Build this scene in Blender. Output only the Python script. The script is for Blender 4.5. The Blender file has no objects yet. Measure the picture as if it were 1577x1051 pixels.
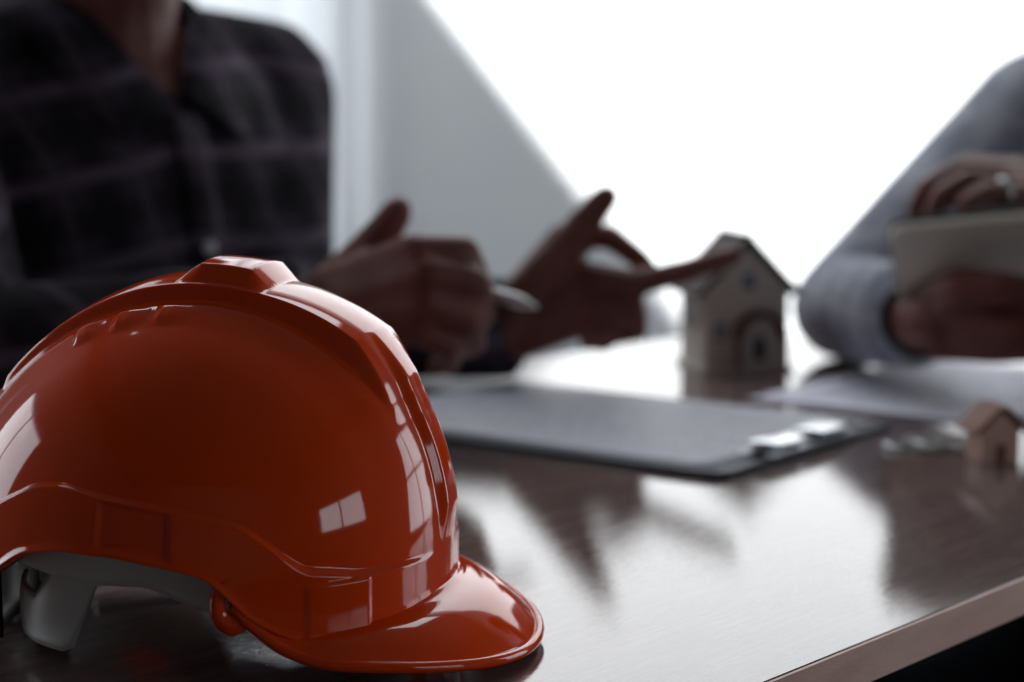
import bpy, bmesh, math, random
import numpy as np
from mathutils import Vector, Matrix

random.seed(4)
S = bpy.context.scene
COL = S.collection

# ------------------------------------------------------------------ camera
FPX, W, H = 2800.0, 1577.0, 1051.0
CAM_Z, TABLE_Z = 0.97, 0.75
PITCH = math.atan((525.5 - 180.0) / FPX)
cam_d = bpy.data.cameras.new('camera')
cam_d.sensor_fit = 'HORIZONTAL'
cam_d.sensor_width = 36.0
cam_d.lens = FPX / W * 36.0
cam_d.clip_start = 0.02
cam_d.dof.use_dof = True
cam_d.dof.focus_distance = 0.73
cam_d.dof.aperture_fstop = 5.0
cam_d.dof.aperture_blades = 9
cam = bpy.data.objects.new('camera', cam_d)
COL.objects.link(cam)
cam.location = (0, 0, CAM_Z)
cam.rotation_euler = (math.pi / 2 - PITCH, 0, 0)
S.camera = cam

# ------------------------------------------------------------------ world, sun, exposure
world = bpy.data.worlds.new('world')
S.world = world
world.use_nodes = True
bg = world.node_tree.nodes['Background']
bg.inputs['Color'].default_value = (0.88, 0.94, 1.0, 1)
bg.inputs['Strength'].default_value = 4.0
SUN_DIR = Vector((1.0, 0.576, -1.28)).normalized()
sun_d = bpy.data.lights.new('sun', 'SUN')
sun_d.energy = 23.5
sun_d.angle = 0.02
sun_d.color = (0.97, 0.985, 1.0)
sun = bpy.data.objects.new('sun', sun_d)
COL.objects.link(sun)
sun.location = (-4, -2, 6)
sun.rotation_euler = SUN_DIR.to_track_quat('-Z', 'Y').to_euler()
S.view_settings.view_transform = 'Standard'
S.view_settings.look = 'None'
S.view_settings.gamma = 1.0
S.view_settings.use_curve_mapping = False
S.view_settings.exposure = 0.0


def portal(name, loc, direction, sx, sy):
    d = bpy.data.lights.new(name, 'AREA')
    d.shape = 'RECTANGLE'
    d.size, d.size_y = sx, sy
    d.cycles.is_portal = True
    o = bpy.data.objects.new(name, d)
    COL.objects.link(o)
    o.location = loc
    o.rotation_euler = Vector(direction).to_track_quat('-Z', 'Y').to_euler()


# ------------------------------------------------------------------ geometry helpers
def at(px, py, depth):
    x = (px - 788.5) / FPX
    v = (py - 525.5) / FPX
    d = Vector((x, math.cos(PITCH) - v * math.sin(PITCH), -math.sin(PITCH) - v * math.cos(PITCH)))
    return Vector((0, 0, CAM_Z)) + d * (depth / d.y)


def ground(px, py, z=TABLE_Z):
    x = (px - 788.5) / FPX
    v = (py - 525.5) / FPX
    d = Vector((x, math.cos(PITCH) - v * math.sin(PITCH), -math.sin(PITCH) - v * math.cos(PITCH)))
    return Vector((0, 0, CAM_Z)) + d * ((z - CAM_Z) / d.z)


def sm(a, b, x):
    t = np.clip((x - a) / (b - a), 0, 1)
    return t * t * (3 - 2 * t)


def lin(a, b, x):
    return np.clip((x - a) / (b - a), 0, 1)


def obj(name, me, mat=None, parent=None, smooth=False):
    if isinstance(me, bmesh.types.BMesh):
        bm = me
        me = bpy.data.meshes.new(name)
        bm.to_mesh(me)
        bm.free()
    o = bpy.data.objects.new(name, me)
    COL.objects.link(o)
    if mat is not None:
        me.materials.clear()
        me.materials.append(mat)
    if smooth:
        for p in me.polygons:
            p.use_smooth = True
    if parent is not None:
        o.parent = parent
    return o


def tag(o, label, cat, group=None):
    o['label'] = label
    o['category'] = cat
    if group:
        o['group'] = group
    return o


def thing(name, label, cat, loc=(0, 0, 0), rz=0.0, group=None):
    o = bpy.data.objects.new(name, None)
    o.empty_display_size = 0.05
    COL.objects.link(o)
    o.location = loc
    o.rotation_euler = (0, 0, rz)
    return tag(o, label, cat, group)


def struct(name, bm, mat, parent=None):
    o = obj(name, bm, mat, parent)
    if parent is None:
        o['kind'] = 'structure'
    return o


def add_box(bm, lo, hi, bev=0.0, M=None):
    r = bmesh.ops.create_cube(bm, size=1.0)
    vs = r['verts']
    lo, hi = Vector(lo), Vector(hi)
    for v in vs:
        v.co = Vector([lo[i] + (v.co[i] + 0.5) * (hi[i] - lo[i]) for i in range(3)])
    if bev > 0:
        es = list({e for v in vs for e in v.link_edges})
        rb = bmesh.ops.bevel(bm, geom=es, offset=bev, segments=2, affect='EDGES', profile=0.5)
        vs = list({v for f in rb['faces'] for v in f.verts} | {v for v in vs if v.is_valid})
    if M is not None:
        for v in vs:
            v.co = M @ v.co
    return vs


def box(lo, hi, bev=0.0, M=None):
    bm = bmesh.new()
    add_box(bm, lo, hi, bev, M)
    return bm


def add_tube(bm, pts, rad, n=12, closed=False, flat=None):
    pts = [Vector(p) for p in pts]
    rads = rad if isinstance(rad, (list, tuple)) else [rad] * len(pts)
    rings = []
    up = None
    m = len(pts)
    for i, p in enumerate(pts):
        if closed:
            t = pts[(i + 1) % m] - pts[i - 1]
        else:
            t = pts[min(i + 1, m - 1)] - pts[max(i - 1, 0)]
        t.normalize()
        if up is None:
            up = Vector((0, 0, 1)) if abs(t.z) < 0.9 else Vector((1, 0, 0))
        a = (up - t * up.dot(t)).normalized()
        up = a
        b = t.cross(a)
        fl = flat or 1.0
        rings.append([bm.verts.new(p + (a * math.cos(2 * math.pi * k / n) + b * fl * math.sin(2 * math.pi * k / n)) * rads[i])
                      for k in range(n)])
    for i in range(m if closed else m - 1):
        A, B = rings[i], rings[(i + 1) % m]
        for k in range(n):
            bm.faces.new((A[k], A[(k + 1) % n], B[(k + 1) % n], B[k]))
    if not closed:
        bm.faces.new(list(reversed(rings[0])))
        bm.faces.new(rings[-1])


def tube(pts, rad, n=12, closed=False, flat=None):
    bm = bmesh.new()
    add_tube(bm, pts, rad, n, closed, flat)
    bmesh.ops.recalc_face_normals(bm, faces=bm.faces)
    return bm


def lathe(prof, n=32):
    bm = bmesh.new()
    rings = [[bm.verts.new((r * math.cos(2 * math.pi * k / n), r * math.sin(2 * math.pi * k / n), z)) for k in range(n)]
             for r, z in prof]
    for A, B in zip(rings, rings[1:]):
        for k in range(n):
            bm.faces.new((A[k], A[(k + 1) % n], B[(k + 1) % n], B[k]))
    bm.faces.new(list(reversed(rings[0])))
    bm.faces.new(rings[-1])
    bmesh.ops.recalc_face_normals(bm, faces=bm.faces)
    return bm


def prism(outline, z0, z1, bev=0.0, M=None):
    bm = bmesh.new()
    a = [bm.verts.new((x, y, z0)) for x, y in outline]
    b = [bm.verts.new((x, y, z1)) for x, y in outline]
    n = len(a)
    bm.faces.new(list(reversed(a)))
    bm.faces.new(b)
    for i in range(n):
        bm.faces.new((a[i], a[(i + 1) % n], b[(i + 1) % n], b[i]))
    bmesh.ops.recalc_face_normals(bm, faces=bm.faces)
    if bev:
        bmesh.ops.bevel(bm, geom=list(bm.edges), offset=bev, segments=2, affect='EDGES', profile=0.5)
    if M is not None:
        bmesh.ops.transform(bm, matrix=M, verts=bm.verts)
    return bm


def strip(rows, thick=0.0, closed_u=False):
    """grid of points rows[i][j] -> surface, optionally given thickness"""
    bm = bmesh.new()
    g = [[bm.verts.new(p) for p in r] for r in rows]
    nr = len(g)
    for i in range(nr if closed_u else nr - 1):
        A, B = g[i], g[(i + 1) % nr]
        for j in range(len(A) - 1):
            bm.faces.new((A[j], A[j + 1], B[j + 1], B[j]))
    bmesh.ops.recalc_face_normals(bm, faces=bm.faces)
    if thick:
        bmesh.ops.solidify(bm, geom=list(bm.faces), thickness=thick)
        bmesh.ops.recalc_face_normals(bm, faces=bm.faces)
    return bm


# bodies: tapered capsules and rings, fused by a voxel remesh into one surface
def ball(bm, c, r, sub=2):
    sc = Matrix.Diagonal((r, r, r, 1)) if not hasattr(r, '__len__') else Matrix.Diagonal((r[0], r[1], r[2], 1))
    bmesh.ops.create_icosphere(bm, subdivisions=sub, radius=1.0, matrix=Matrix.Translation(c) @ sc)


def cone(bm, a, b, ra, rb, n=16):
    a, b = Vector(a), Vector(b)
    d = b - a
    if d.length < 1e-6:
        return
    M = Matrix.Translation((a + b) / 2) @ d.to_track_quat('Z', 'Y').to_matrix().to_4x4()
    bmesh.ops.create_cone(bm, cap_ends=True, segments=n, radius1=ra, radius2=rb, depth=d.length, matrix=M)


def chain(bm, pts, rads):
    for p, r in zip(pts, rads):
        ball(bm, p, r)
    for i in range(len(pts) - 1):
        cone(bm, pts[i], pts[i + 1], rads[i], rads[i + 1])


def rings_solid(bm, rings, frame, n=40):
    """rings: (z, half width, half depth, centre forward, centre sideways)"""
    o, e, f = frame
    out = []
    for z, w, d, cf, cl in rings:
        r = []
        for k in range(n):
            t = 2 * math.pi * k / n
            c, s_ = math.cos(t), math.sin(t)
            ex = 2 / 2.5
            l = cl + w * math.copysign(abs(c) ** ex, c)
            g = cf + d * math.copysign(abs(s_) ** ex, s_)
            r.append(bm.verts.new(Vector((o.x, o.y, z)) + e * l + f * g))
        out.append(r)
    for A, B in zip(out, out[1:]):
        for k in range(n):
            bm.faces.new((A[k], A[(k + 1) % n], B[(k + 1) % n], B[k]))
    bm.faces.new(list(reversed(out[0])))
    bm.faces.new(out[-1])


def fuse(bm, voxel, smooth_it):
    bmesh.ops.recalc_face_normals(bm, faces=bm.faces)
    me = bpy.data.meshes.new('fuse')
    bm.to_mesh(me)
    bm.free()
    o = bpy.data.objects.new('fuse', me)
    COL.objects.link(o)
    m = o.modifiers.new('r', 'REMESH')
    m.mode = 'VOXEL'
    m.voxel_size = voxel
    m.use_smooth_shade = True
    s = o.modifiers.new('s', 'SMOOTH')
    s.factor = 0.5
    s.iterations = smooth_it
    dg = bpy.context.evaluated_depsgraph_get()
    out = bpy.data.meshes.new_from_object(o.evaluated_get(dg))
    bpy.data.objects.remove(o)
    bpy.data.meshes.remove(me)
    return out


# ------------------------------------------------------------------ materials
def mat(name, color=(0.8, 0.8, 0.8), rough=0.5, metal=0.0, spec=0.5, coat=0.0, coat_rough=0.05):
    m = bpy.data.materials.new(name)
    m.use_nodes = True
    b = m.node_tree.nodes['Principled BSDF']
    b.inputs['Base Color'].default_value = (*color, 1)
    b.inputs['Roughness'].default_value = rough
    b.inputs['Metallic'].default_value = metal
    b.inputs['Specular IOR Level'].default_value = spec
    b.inputs['Coat Weight'].default_value = coat
    b.inputs['Coat Roughness'].default_value = coat_rough
    return m


def N(m, t, **kw):
    n = m.node_tree.nodes.new(t)
    for k, v in kw.items():
        setattr(n, k, v)
    return n


def L(m, a, b):
    m.node_tree.links.new(a, b)


def bsdf(m):
    return m.node_tree.nodes['Principled BSDF']


def noise_color(m, c1, c2, scale=5.0, detail=4.0, stretch=(1, 1, 1), rot=0.0, bump=0.0, lo=0.35, hi=0.65, rough=0.55):
    tc = N(m, 'ShaderNodeTexCoord')
    mp = N(m, 'ShaderNodeMapping')
    mp.inputs['Scale'].default_value = stretch
    mp.inputs['Rotation'].default_value = (0, 0, rot)
    L(m, tc.outputs['Object'], mp.inputs['Vector'])
    nz = N(m, 'ShaderNodeTexNoise')
    nz.inputs['Scale'].default_value = scale
    nz.inputs['Detail'].default_value = detail
    nz.inputs['Roughness'].default_value = rough
    L(m, mp.outputs[0], nz.inputs['Vector'])
    cr = N(m, 'ShaderNodeValToRGB')
    cr.color_ramp.elements[0].position = lo
    cr.color_ramp.elements[1].position = hi
    cr.color_ramp.elements[0].color = (*c1, 1)
    cr.color_ramp.elements[1].color = (*c2, 1)
    L(m, nz.outputs['Fac'], cr.inputs['Fac'])
    L(m, cr.outputs['Color'], bsdf(m).inputs['Base Color'])
    if bump:
        bp = N(m, 'ShaderNodeBump')
        bp.inputs['Strength'].default_value = 1.0
        bp.inputs['Distance'].default_value = bump
        L(m, nz.outputs['Fac'], bp.inputs['Height'])
        L(m, bp.outputs['Normal'], bsdf(m).inputs['Normal'])
    return nz, mp


M = {}
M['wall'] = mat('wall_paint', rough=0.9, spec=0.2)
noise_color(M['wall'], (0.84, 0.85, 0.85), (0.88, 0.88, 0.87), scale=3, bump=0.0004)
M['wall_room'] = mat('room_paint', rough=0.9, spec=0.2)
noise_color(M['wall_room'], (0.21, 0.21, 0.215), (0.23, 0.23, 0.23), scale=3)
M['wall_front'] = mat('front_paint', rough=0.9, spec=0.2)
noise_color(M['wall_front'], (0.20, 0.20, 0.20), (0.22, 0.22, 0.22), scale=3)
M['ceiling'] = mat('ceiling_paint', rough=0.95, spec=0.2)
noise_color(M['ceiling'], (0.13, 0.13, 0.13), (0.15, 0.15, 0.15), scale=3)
M['floor'] = mat('dark_carpet', rough=0.95, spec=0.1)
noise_color(M['floor'], (0.016, 0.022, 0.045), (0.03, 0.04, 0.07), scale=60, bump=0.002)
M['white_trim'] = mat('white_trim', (0.78, 0.78, 0.79), 0.45)
M['plastic_orange'] = mat('orange_plastic', (0.80, 0.060, 0.001), 0.06, spec=0.5, coat=0.0)
M['inner_grey'] = mat('grey_plastic', (0.74, 0.75, 0.73), 0.38)
M['black_plastic'] = mat('black_plastic', (0.012, 0.012, 0.014), 0.3)
M['foam'] = mat('dark_foam', (0.02, 0.02, 0.022), 0.9)
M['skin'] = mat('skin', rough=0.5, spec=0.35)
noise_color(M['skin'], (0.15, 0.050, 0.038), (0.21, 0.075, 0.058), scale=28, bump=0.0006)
M['hair'] = mat('dark_hair', (0.012, 0.009, 0.008), 0.5)
M['steel'] = mat('steel', (0.62, 0.63, 0.65), 0.22, 1.0)
M['key_metal'] = mat('key_metal', (0.16, 0.145, 0.13), 0.35, 0.9)
M['navy_board'] = mat('navy_board', (0.012, 0.016, 0.032), 0.55)
M['pen_body'] = mat('pen_silver', (0.75, 0.76, 0.78), 0.3, 0.3)
M['trousers'] = mat('dark_cloth', (0.012, 0.013, 0.018), 0.9)
M['shoe'] = mat('black_leather', (0.01, 0.01, 0.01), 0.4)
M['chair'] = mat('chair_fabric', (0.02, 0.02, 0.024), 0.8)
M['tablet_back'] = mat('tablet_shell', (0.80, 0.76, 0.66), 0.45)
M['screen'] = mat('dark_screen', (0.008, 0.009, 0.011), 0.08)
M['house_wall'] = mat('house_wall', rough=0.75)
noise_color(M['house_wall'], (0.76, 0.71, 0.62), (0.86, 0.81, 0.72), scale=40)
M['house_roof'] = mat('house_roof', rough=0.7)
noise_color(M['house_roof'], (0.030, 0.015, 0.013), (0.055, 0.028, 0.024), scale=60, stretch=(1, 6, 1))
M['porch'] = mat('porch_wood', (0.13, 0.045, 0.035), 0.6)
M['house_trim'] = mat('house_trim', (0.88, 0.86, 0.82), 0.6)
M['house_glass'] = mat('house_glass', (0.16, 0.19, 0.24), 0.2)
M['house_door'] = mat('house_door', (0.02, 0.018, 0.018), 0.5)
M['wood_roof'] = mat('wood_roof', rough=0.6)
noise_color(M['wood_roof'], (0.20, 0.065, 0.035), (0.28, 0.10, 0.055), scale=30, stretch=(1, 8, 1))
M['wood_pink'] = mat('wood_body', rough=0.65)
noise_color(M['wood_pink'], (0.66, 0.42, 0.34), (0.76, 0.51, 0.42), scale=40, stretch=(1, 1, 5))
M['button'] = mat('button', (0.55, 0.54, 0.56), 0.3)

# glass pane: mostly clear, thin reflection
m = bpy.data.materials.new('window_glass')
m.use_nodes = True
nt = m.node_tree
nt.nodes.clear()
out = nt.nodes.new('ShaderNodeOutputMaterial')
mx = nt.nodes.new('ShaderNodeMixShader')
tr = nt.nodes.new('ShaderNodeBsdfTransparent')
gl = nt.nodes.new('ShaderNodeBsdfGlossy')
gl.inputs['Roughness'].default_value = 0.0
mx.inputs[0].default_value = 0.06
nt.links.new(tr.outputs[0], mx.inputs[1])
nt.links.new(gl.outputs[0], mx.inputs[2])
nt.links.new(mx.outputs[0], out.inputs[0])
M['glass'] = m

# translucent blind
m = bpy.data.materials.new('blind_cloth')
m.use_nodes = True
nt = m.node_tree
nt.nodes.clear()
out = nt.nodes.new('ShaderNodeOutputMaterial')
mx = nt.nodes.new('ShaderNodeMixShader')
df = nt.nodes.new('ShaderNodeBsdfDiffuse')
tl = nt.nodes.new('ShaderNodeBsdfTranslucent')
df.inputs['Color'].default_value = (0.72, 0.73, 0.74, 1)
tl.inputs['Color'].default_value = (0.66, 0.67, 0.68, 1)
mx.inputs[0].default_value = 0.42
nt.links.new(df.outputs[0], mx.inputs[1])
nt.links.new(tl.outputs[0], mx.inputs[2])
nt.links.new(mx.outputs[0], out.inputs[0])
M['blind'] = m

# lacquered wood of the table: grain along the table's length
def wood(name, c1, c2, rough, bump, spec=0.5):
    m = mat(name, rough=rough, spec=spec)
    nz, mp = noise_color(m, c1, c2, scale=9, detail=8, stretch=(1.1, 16, 6), lo=0.3, hi=0.7, rough=0.65)
    f = N(m, 'ShaderNodeTexNoise')
    f.inputs['Scale'].default_value = 900
    f.inputs['Detail'].default_value = 2
    L(m, mp.outputs[0], f.inputs['Vector'])
    tc = [n for n in m.node_tree.nodes if n.type == 'TEX_COORD'][0]
    mp2 = N(m, 'ShaderNodeMapping')
    mp2.inputs['Scale'].default_value = (0.35, 1.0, 1.0)
    L(m, tc.outputs['Object'], mp2.inputs['Vector'])
    L(m, mp2.outputs[0], f.inputs['Vector'])
    bp = N(m, 'ShaderNodeBump')
    bp.inputs['Strength'].default_value = 1.0
    bp.inputs['Distance'].default_value = bump
    L(m, f.outputs['Fac'], bp.inputs['Height'])
    L(m, bp.outputs['Normal'], bsdf(m).inputs['Normal'])
    return m


M['wood_top'] = wood('table_wood', (0.14, 0.098, 0.090), (0.245, 0.176, 0.162), 0.055, 0.00005, 0.9)
M['wood_edge_lit'] = wood('edge_wood_lit', (0.66, 0.39, 0.31), (0.88, 0.58, 0.48), 0.5, 0.0001)  # table wood made paler: light on the edge put into the colour
M['table_leg'] = mat('table_leg', (0.015, 0.016, 0.02), 0.5)


def plaid(name, base, dark, line, spacing, rough=0.95, strength=1.0, wid=0.12, skew=0.0):
    """woven check: broad dark bands crossed by thin paler lines (object space)"""
    m = mat(name, rough=rough, spec=0.1)
    tc = N(m, 'ShaderNodeTexCoord')
    sp = N(m, 'ShaderNodeSeparateXYZ')
    nz = N(m, 'ShaderNodeTexNoise')
    nz.inputs['Scale'].default_value = 6
    L(m, tc.outputs['Object'], nz.inputs['Vector'])
    va = N(m, 'ShaderNodeVectorMath', operation='MULTIPLY_ADD')
    va.inputs[1].default_value = (0.03, 0.03, 0.03)
    L(m, nz.outputs['Color'], va.inputs[0])
    L(m, tc.outputs['Object'], va.inputs[2])
    s0 = N(m, 'ShaderNodeSeparateXYZ')
    L(m, va.outputs[0], s0.inputs[0])

    def ma(op, a, b, c=None):
        n = N(m, 'ShaderNodeMath', operation=op)
        for i, v in enumerate((a, b, c)):
            if v is None:
                continue
            if hasattr(v, 'links'):
                L(m, v, n.inputs[i])
            else:
                n.inputs[i].default_value = v
        return n.outputs[0]
    cb = N(m, 'ShaderNodeCombineXYZ')
    L(m, ma('MULTIPLY_ADD', s0.outputs['Z'], skew, s0.outputs['X']), cb.inputs[0])
    L(m, ma('MULTIPLY_ADD', ma('MINIMUM', s0.outputs['X'], 0.0), -skew * 1.2, s0.outputs['Z']), cb.inputs[2])
    L(m, cb.outputs[0], sp.inputs[0])

    def bands(sock, per, w, off):
        a = N(m, 'ShaderNodeMath', operation='MULTIPLY_ADD')
        a.inputs[1].default_value = 1.0 / per
        a.inputs[2].default_value = off
        L(m, sock, a.inputs[0])
        fr = N(m, 'ShaderNodeMath', operation='FRACT')
        L(m, a.outputs[0], fr.inputs[0])
        pp = N(m, 'ShaderNodeMath', operation='PINGPONG')
        pp.inputs[1].default_value = 0.5
        L(m, fr.outputs[0], pp.inputs[0])
        mr = N(m, 'ShaderNodeMapRange')
        mr.inputs['From Min'].default_value = w
        mr.inputs['From Max'].default_value = w * 0.55
        L(m, pp.outputs[0], mr.inputs['Value'])
        return mr.outputs[0]

    def mixc(fac, a, b, k=1.0):
        mm = N(m, 'ShaderNodeMath', operation='MULTIPLY')
        mm.inputs[1].default_value = k
        L(m, fac, mm.inputs[0])
        x = N(m, 'ShaderNodeMix', data_type='RGBA')
        L(m, mm.outputs[0], x.inputs[0])
        if hasattr(a, 'links'):
            L(m, a, x.inputs[6])
        else:
            x.inputs[6].default_value = (*a, 1)
        x.inputs[7].default_value = (*b, 1)
        return x.outputs[2]

    c = mixc(bands(sp.outputs['X'], spacing, 0.26, 0.2), base, dark, 0.8)
    c = mixc(bands(sp.outputs['Z'], spacing * 1.15, 0.22, 0.5), c, dark, 0.7)
    c = mixc(bands(sp.outputs['X'], spacing, wid * 0.7, 0.72), c, line, 0.6 * strength)
    c = mixc(bands(sp.outputs['Z'], spacing * 1.15, wid, 0.0), c, line, strength)
    L(m, c, bsdf(m).inputs['Base Color'])
    n2 = N(m, 'ShaderNodeTexNoise')
    n2.inputs['Scale'].default_value = 9
    n2.inputs['Detail'].default_value = 3
    L(m, tc.outputs['Object'], n2.inputs['Vector'])
    bp = N(m, 'ShaderNodeBump')
    bp.inputs['Distance'].default_value = 0.02
    bp.inputs['Strength'].default_value = 0.7
    L(m, n2.outputs['Fac'], bp.inputs['Height'])
    L(m, bp.outputs['Normal'], bsdf(m).inputs['Normal'])
    return m


M['plaid'] = plaid('plaid_shirt', (0.045, 0.036, 0.048), (0.012, 0.010, 0.013), (0.105, 0.080, 0.110), 0.064, strength=0.85, wid=0.11, skew=0.2)
M['white_shirt'] = plaid('pale_shirt', (0.43, 0.44, 0.50), (0.30, 0.31, 0.37), (0.54, 0.54, 0.59), 0.045, strength=0.6)

# printed sheet: rows of text as flat print
def print_sheet(name, lx, ly, rows, margin, white=0.50):
    m = mat(name, rough=0.55, spec=0.4)
    tc = N(m, 'ShaderNodeTexCoord')
    sp = N(m, 'ShaderNodeSeparateXYZ')
    L(m, tc.outputs['Object'], sp.inputs[0])

    def math_(op, a, b=None, c=None):
        n = N(m, 'ShaderNodeMath', operation=op)
        for i, v in enumerate((a, b, c)):
            if v is None:
                continue
            if hasattr(v, 'links'):
                L(m, v, n.inputs[i])
            else:
                n.inputs[i].default_value = v
        return n.outputs[0]
    ux = math_('MULTIPLY', sp.outputs['X'], rows / lx)
    fr = math_('FRACT', ux)
    on = math_('LESS_THAN', fr, 0.42)
    row = math_('FLOOR', ux)
    nz = N(m, 'ShaderNodeTexNoise')
    nz.inputs['Scale'].default_value = 1.0
    cv = N(m, 'ShaderNodeCombineXYZ')
    L(m, math_('MULTIPLY', row, 7.3), cv.inputs[0])
    L(m, math_('MULTIPLY', sp.outputs['Y'], 150.0), cv.inputs[1])
    L(m, cv.outputs[0], nz.inputs['Vector'])
    word = math_('GREATER_THAN', nz.outputs['Fac'], 0.42)
    inx = math_('MULTIPLY', math_('GREATER_THAN', sp.outputs['X'], margin), math_('LESS_THAN', sp.outputs['X'], lx - margin))
    iny = math_('MULTIPLY', math_('GREATER_THAN', sp.outputs['Y'], margin), math_('LESS_THAN', sp.outputs['Y'], ly - margin))
    f = math_('MULTIPLY', math_('MULTIPLY', on, word), math_('MULTIPLY', inx, iny))
    x = N(m, 'ShaderNodeMix', data_type='RGBA')
    L(m, f, x.inputs[0])
    x.inputs[6].default_value = (white, white * 0.985, white * 1.13, 1)
    x.inputs[7].default_value = (0.22, 0.23, 0.27, 1)
    L(m, x.outputs[2], bsdf(m).inputs['Base Color'])
    return m


# ------------------------------------------------------------------ the room
X0, X1, Y0, Y1, ZC = -1.9, 2.3, -2.3, 3.0, 2.6
TW = 0.12


def wall_with_hole(axis, pos, a0, a1, b0, b1, holes, out_dir, thick=TW):
    """slab at axis=pos spanning a (first other axis) and b (second), with rectangular holes"""
    bm = bmesh.new()
    A = sorted({a0, a1} | {h[0] for h in holes} | {h[1] for h in holes})
    B = sorted({b0, b1} | {h[2] for h in holes} | {h[3] for h in holes})
    p0, p1 = (pos, pos + thick) if out_dir > 0 else (pos - thick, pos)
    for i in range(len(A) - 1):
        for j in range(len(B) - 1):
            ca, cb = (A[i] + A[i + 1]) / 2, (B[j] + B[j + 1]) / 2
            if any(h[0] < ca < h[1] and h[2] < cb < h[3] for h in holes):
                continue
            if axis == 'x':
                add_box(bm, (p0, A[i], B[j]), (p1, A[i + 1], B[j + 1]))
            elif axis == 'y':
                add_box(bm, (A[i], p0, B[j]), (A[i + 1], p1, B[j + 1]))
            else:
                add_box(bm, (A[i], B[j], p0), (A[i + 1], B[j + 1], p1))
    return bm


WB = (-1.45, -0.255, 0.70, 2.15)            # back window behind the man
WL = (0.90, 2.25, 0.90, 1.80)                   # left window  (y0,y1,z0,z1)
WR = (1.45, 2.70, 0.45, 1.70)                 # right window
WF = (-1.05, 0.25, 0.92, 1.50)              # second right window, nearer the camera
SK = (-1.29, 0.75, 2.06, 2.90)              # unseen skylight, added to lay a slanting sun edge on the back wall (x0,x1,y0,y1)
SKT = 0.05
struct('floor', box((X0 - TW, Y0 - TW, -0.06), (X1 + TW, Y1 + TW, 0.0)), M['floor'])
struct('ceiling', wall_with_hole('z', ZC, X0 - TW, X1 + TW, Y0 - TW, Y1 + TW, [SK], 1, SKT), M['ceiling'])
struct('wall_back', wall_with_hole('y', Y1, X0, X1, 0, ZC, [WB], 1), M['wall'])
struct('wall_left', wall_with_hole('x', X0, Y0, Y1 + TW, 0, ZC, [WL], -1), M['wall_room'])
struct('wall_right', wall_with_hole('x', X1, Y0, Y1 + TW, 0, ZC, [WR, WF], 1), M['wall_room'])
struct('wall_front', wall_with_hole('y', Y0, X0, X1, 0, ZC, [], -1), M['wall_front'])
bb = bmesh.new()
add_box(bb, (-0.22, Y1 - 0.015, 0), (X1, Y1, 0.09), 0.003)
struct('baseboard_back', bb, M['white_trim'])


def window(idx, axis, pos, a0, a1, b0, b1, bars=1, hbars=1):
    fr = bmesh.new()
    t = 0.03

    def bx(al, ah, bl, bh, d=0.03):
        if axis == 'x':
            add_box(fr, (pos - d, al, bl), (pos + d, ah, bh), 0.004)
        elif axis == 'y':
            add_box(fr, (al, pos - d, bl), (ah, pos + d, bh), 0.004)
        else:
            add_box(fr, (al, bl, pos - d), (ah, bh, pos + d), 0.004)
    bx(a0, a0 + t, b0, b1)
    bx(a1 - t, a1, b0, b1)
    bx(a0 + t, a1 - t, b0, b0 + t)
    bx(a0 + t, a1 - t, b1 - t, b1)
    for i in range(bars):
        c = a0 + (a1 - a0) * (i + 1) / (bars + 1)
        bx(c - 0.02, c + 0.02, b0 + t, b1 - t, 0.02)
    for i in range(hbars):
        c = b0 + (b1 - b0) * (i + 1) / (hbars + 1)
        bx(a0 + t, a1 - t, c - 0.02, c + 0.02, 0.019)
    w = struct('window_%d' % idx, fr, M['white_trim'])
    ea = [a0 + t] + [a0 + (a1 - a0) * (i + 1) / (bars + 1) for i in range(bars)] + [a1 - t]
    eb = [b0 + t] + [b0 + (b1 - b0) * (i + 1) / (hbars + 1) for i in range(hbars)] + [b1 - t]
    for i in range(len(ea) - 1):
        for j in range(len(eb) - 1):
            d = 0.002
            if axis == 'x':
                q = box((pos - d, ea[i], eb[j]), (pos + d, ea[i + 1], eb[j + 1]))
            elif axis == 'y':
                q = box((ea[i], pos - d, eb[j]), (ea[i + 1], pos + d, eb[j + 1]))
            else:
                q = box((ea[i], eb[j], pos - d), (ea[i + 1], eb[j + 1], pos + d))
            obj('pane', q, M['glass'], w)
    return w


window(1, 'y', Y1 + 0.07, *WB, bars=1, hbars=0)
window(2, 'x', X0 - 0.07, *WL, bars=1, hbars=0)
window(3, 'x', X1 + 0.07, *WR, bars=1, hbars=1)
window(4, 'x', X1 + 0.07, *WF, bars=1, hbars=0)
portal('portal_left', (X0 - 0.11, (WL[0] + WL[1]) / 2, (WL[2] + WL[3]) / 2), (1, 0, 0), WL[1] - WL[0], WL[3] - WL[2])
portal('portal_right', (X1 + 0.11, (WR[0] + WR[1]) / 2, (WR[2] + WR[3]) / 2), (-1, 0, 0), WR[1] - WR[0], WR[3] - WR[2])
portal('portal_front', (X1 + 0.11, (WF[0] + WF[1]) / 2, (WF[2] + WF[3]) / 2), (-1, 0, 0), WF[1] - WF[0], WF[3] - WF[2])
portal('portal_back', ((WB[0] + WB[1]) / 2, Y1 + 0.11, (WB[2] + WB[3]) / 2), (0, -1, 0), WB[1] - WB[0], WB[3] - WB[2])
portal('portal_sky', ((SK[0] + SK[1]) / 2, (SK[2] + SK[3]) / 2, ZC + SKT - 0.005), (0, 0, -1), SK[1] - SK[0], SK[3] - SK[2])
rows = []
for i in range(181):
    u = i / 180
    x = -1.55 + (1.55 - 0.232) * u
    w = 0.016 * math.sin(u * 62) + 0.006 * math.sin(u * 151 + 1)
    rows.append([Vector((x, Y1 - 0.042 + w * (0.6 + 0.4 * k / 8), 2.3 - 2.25 * k / 8)) for k in range(9)])
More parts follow.
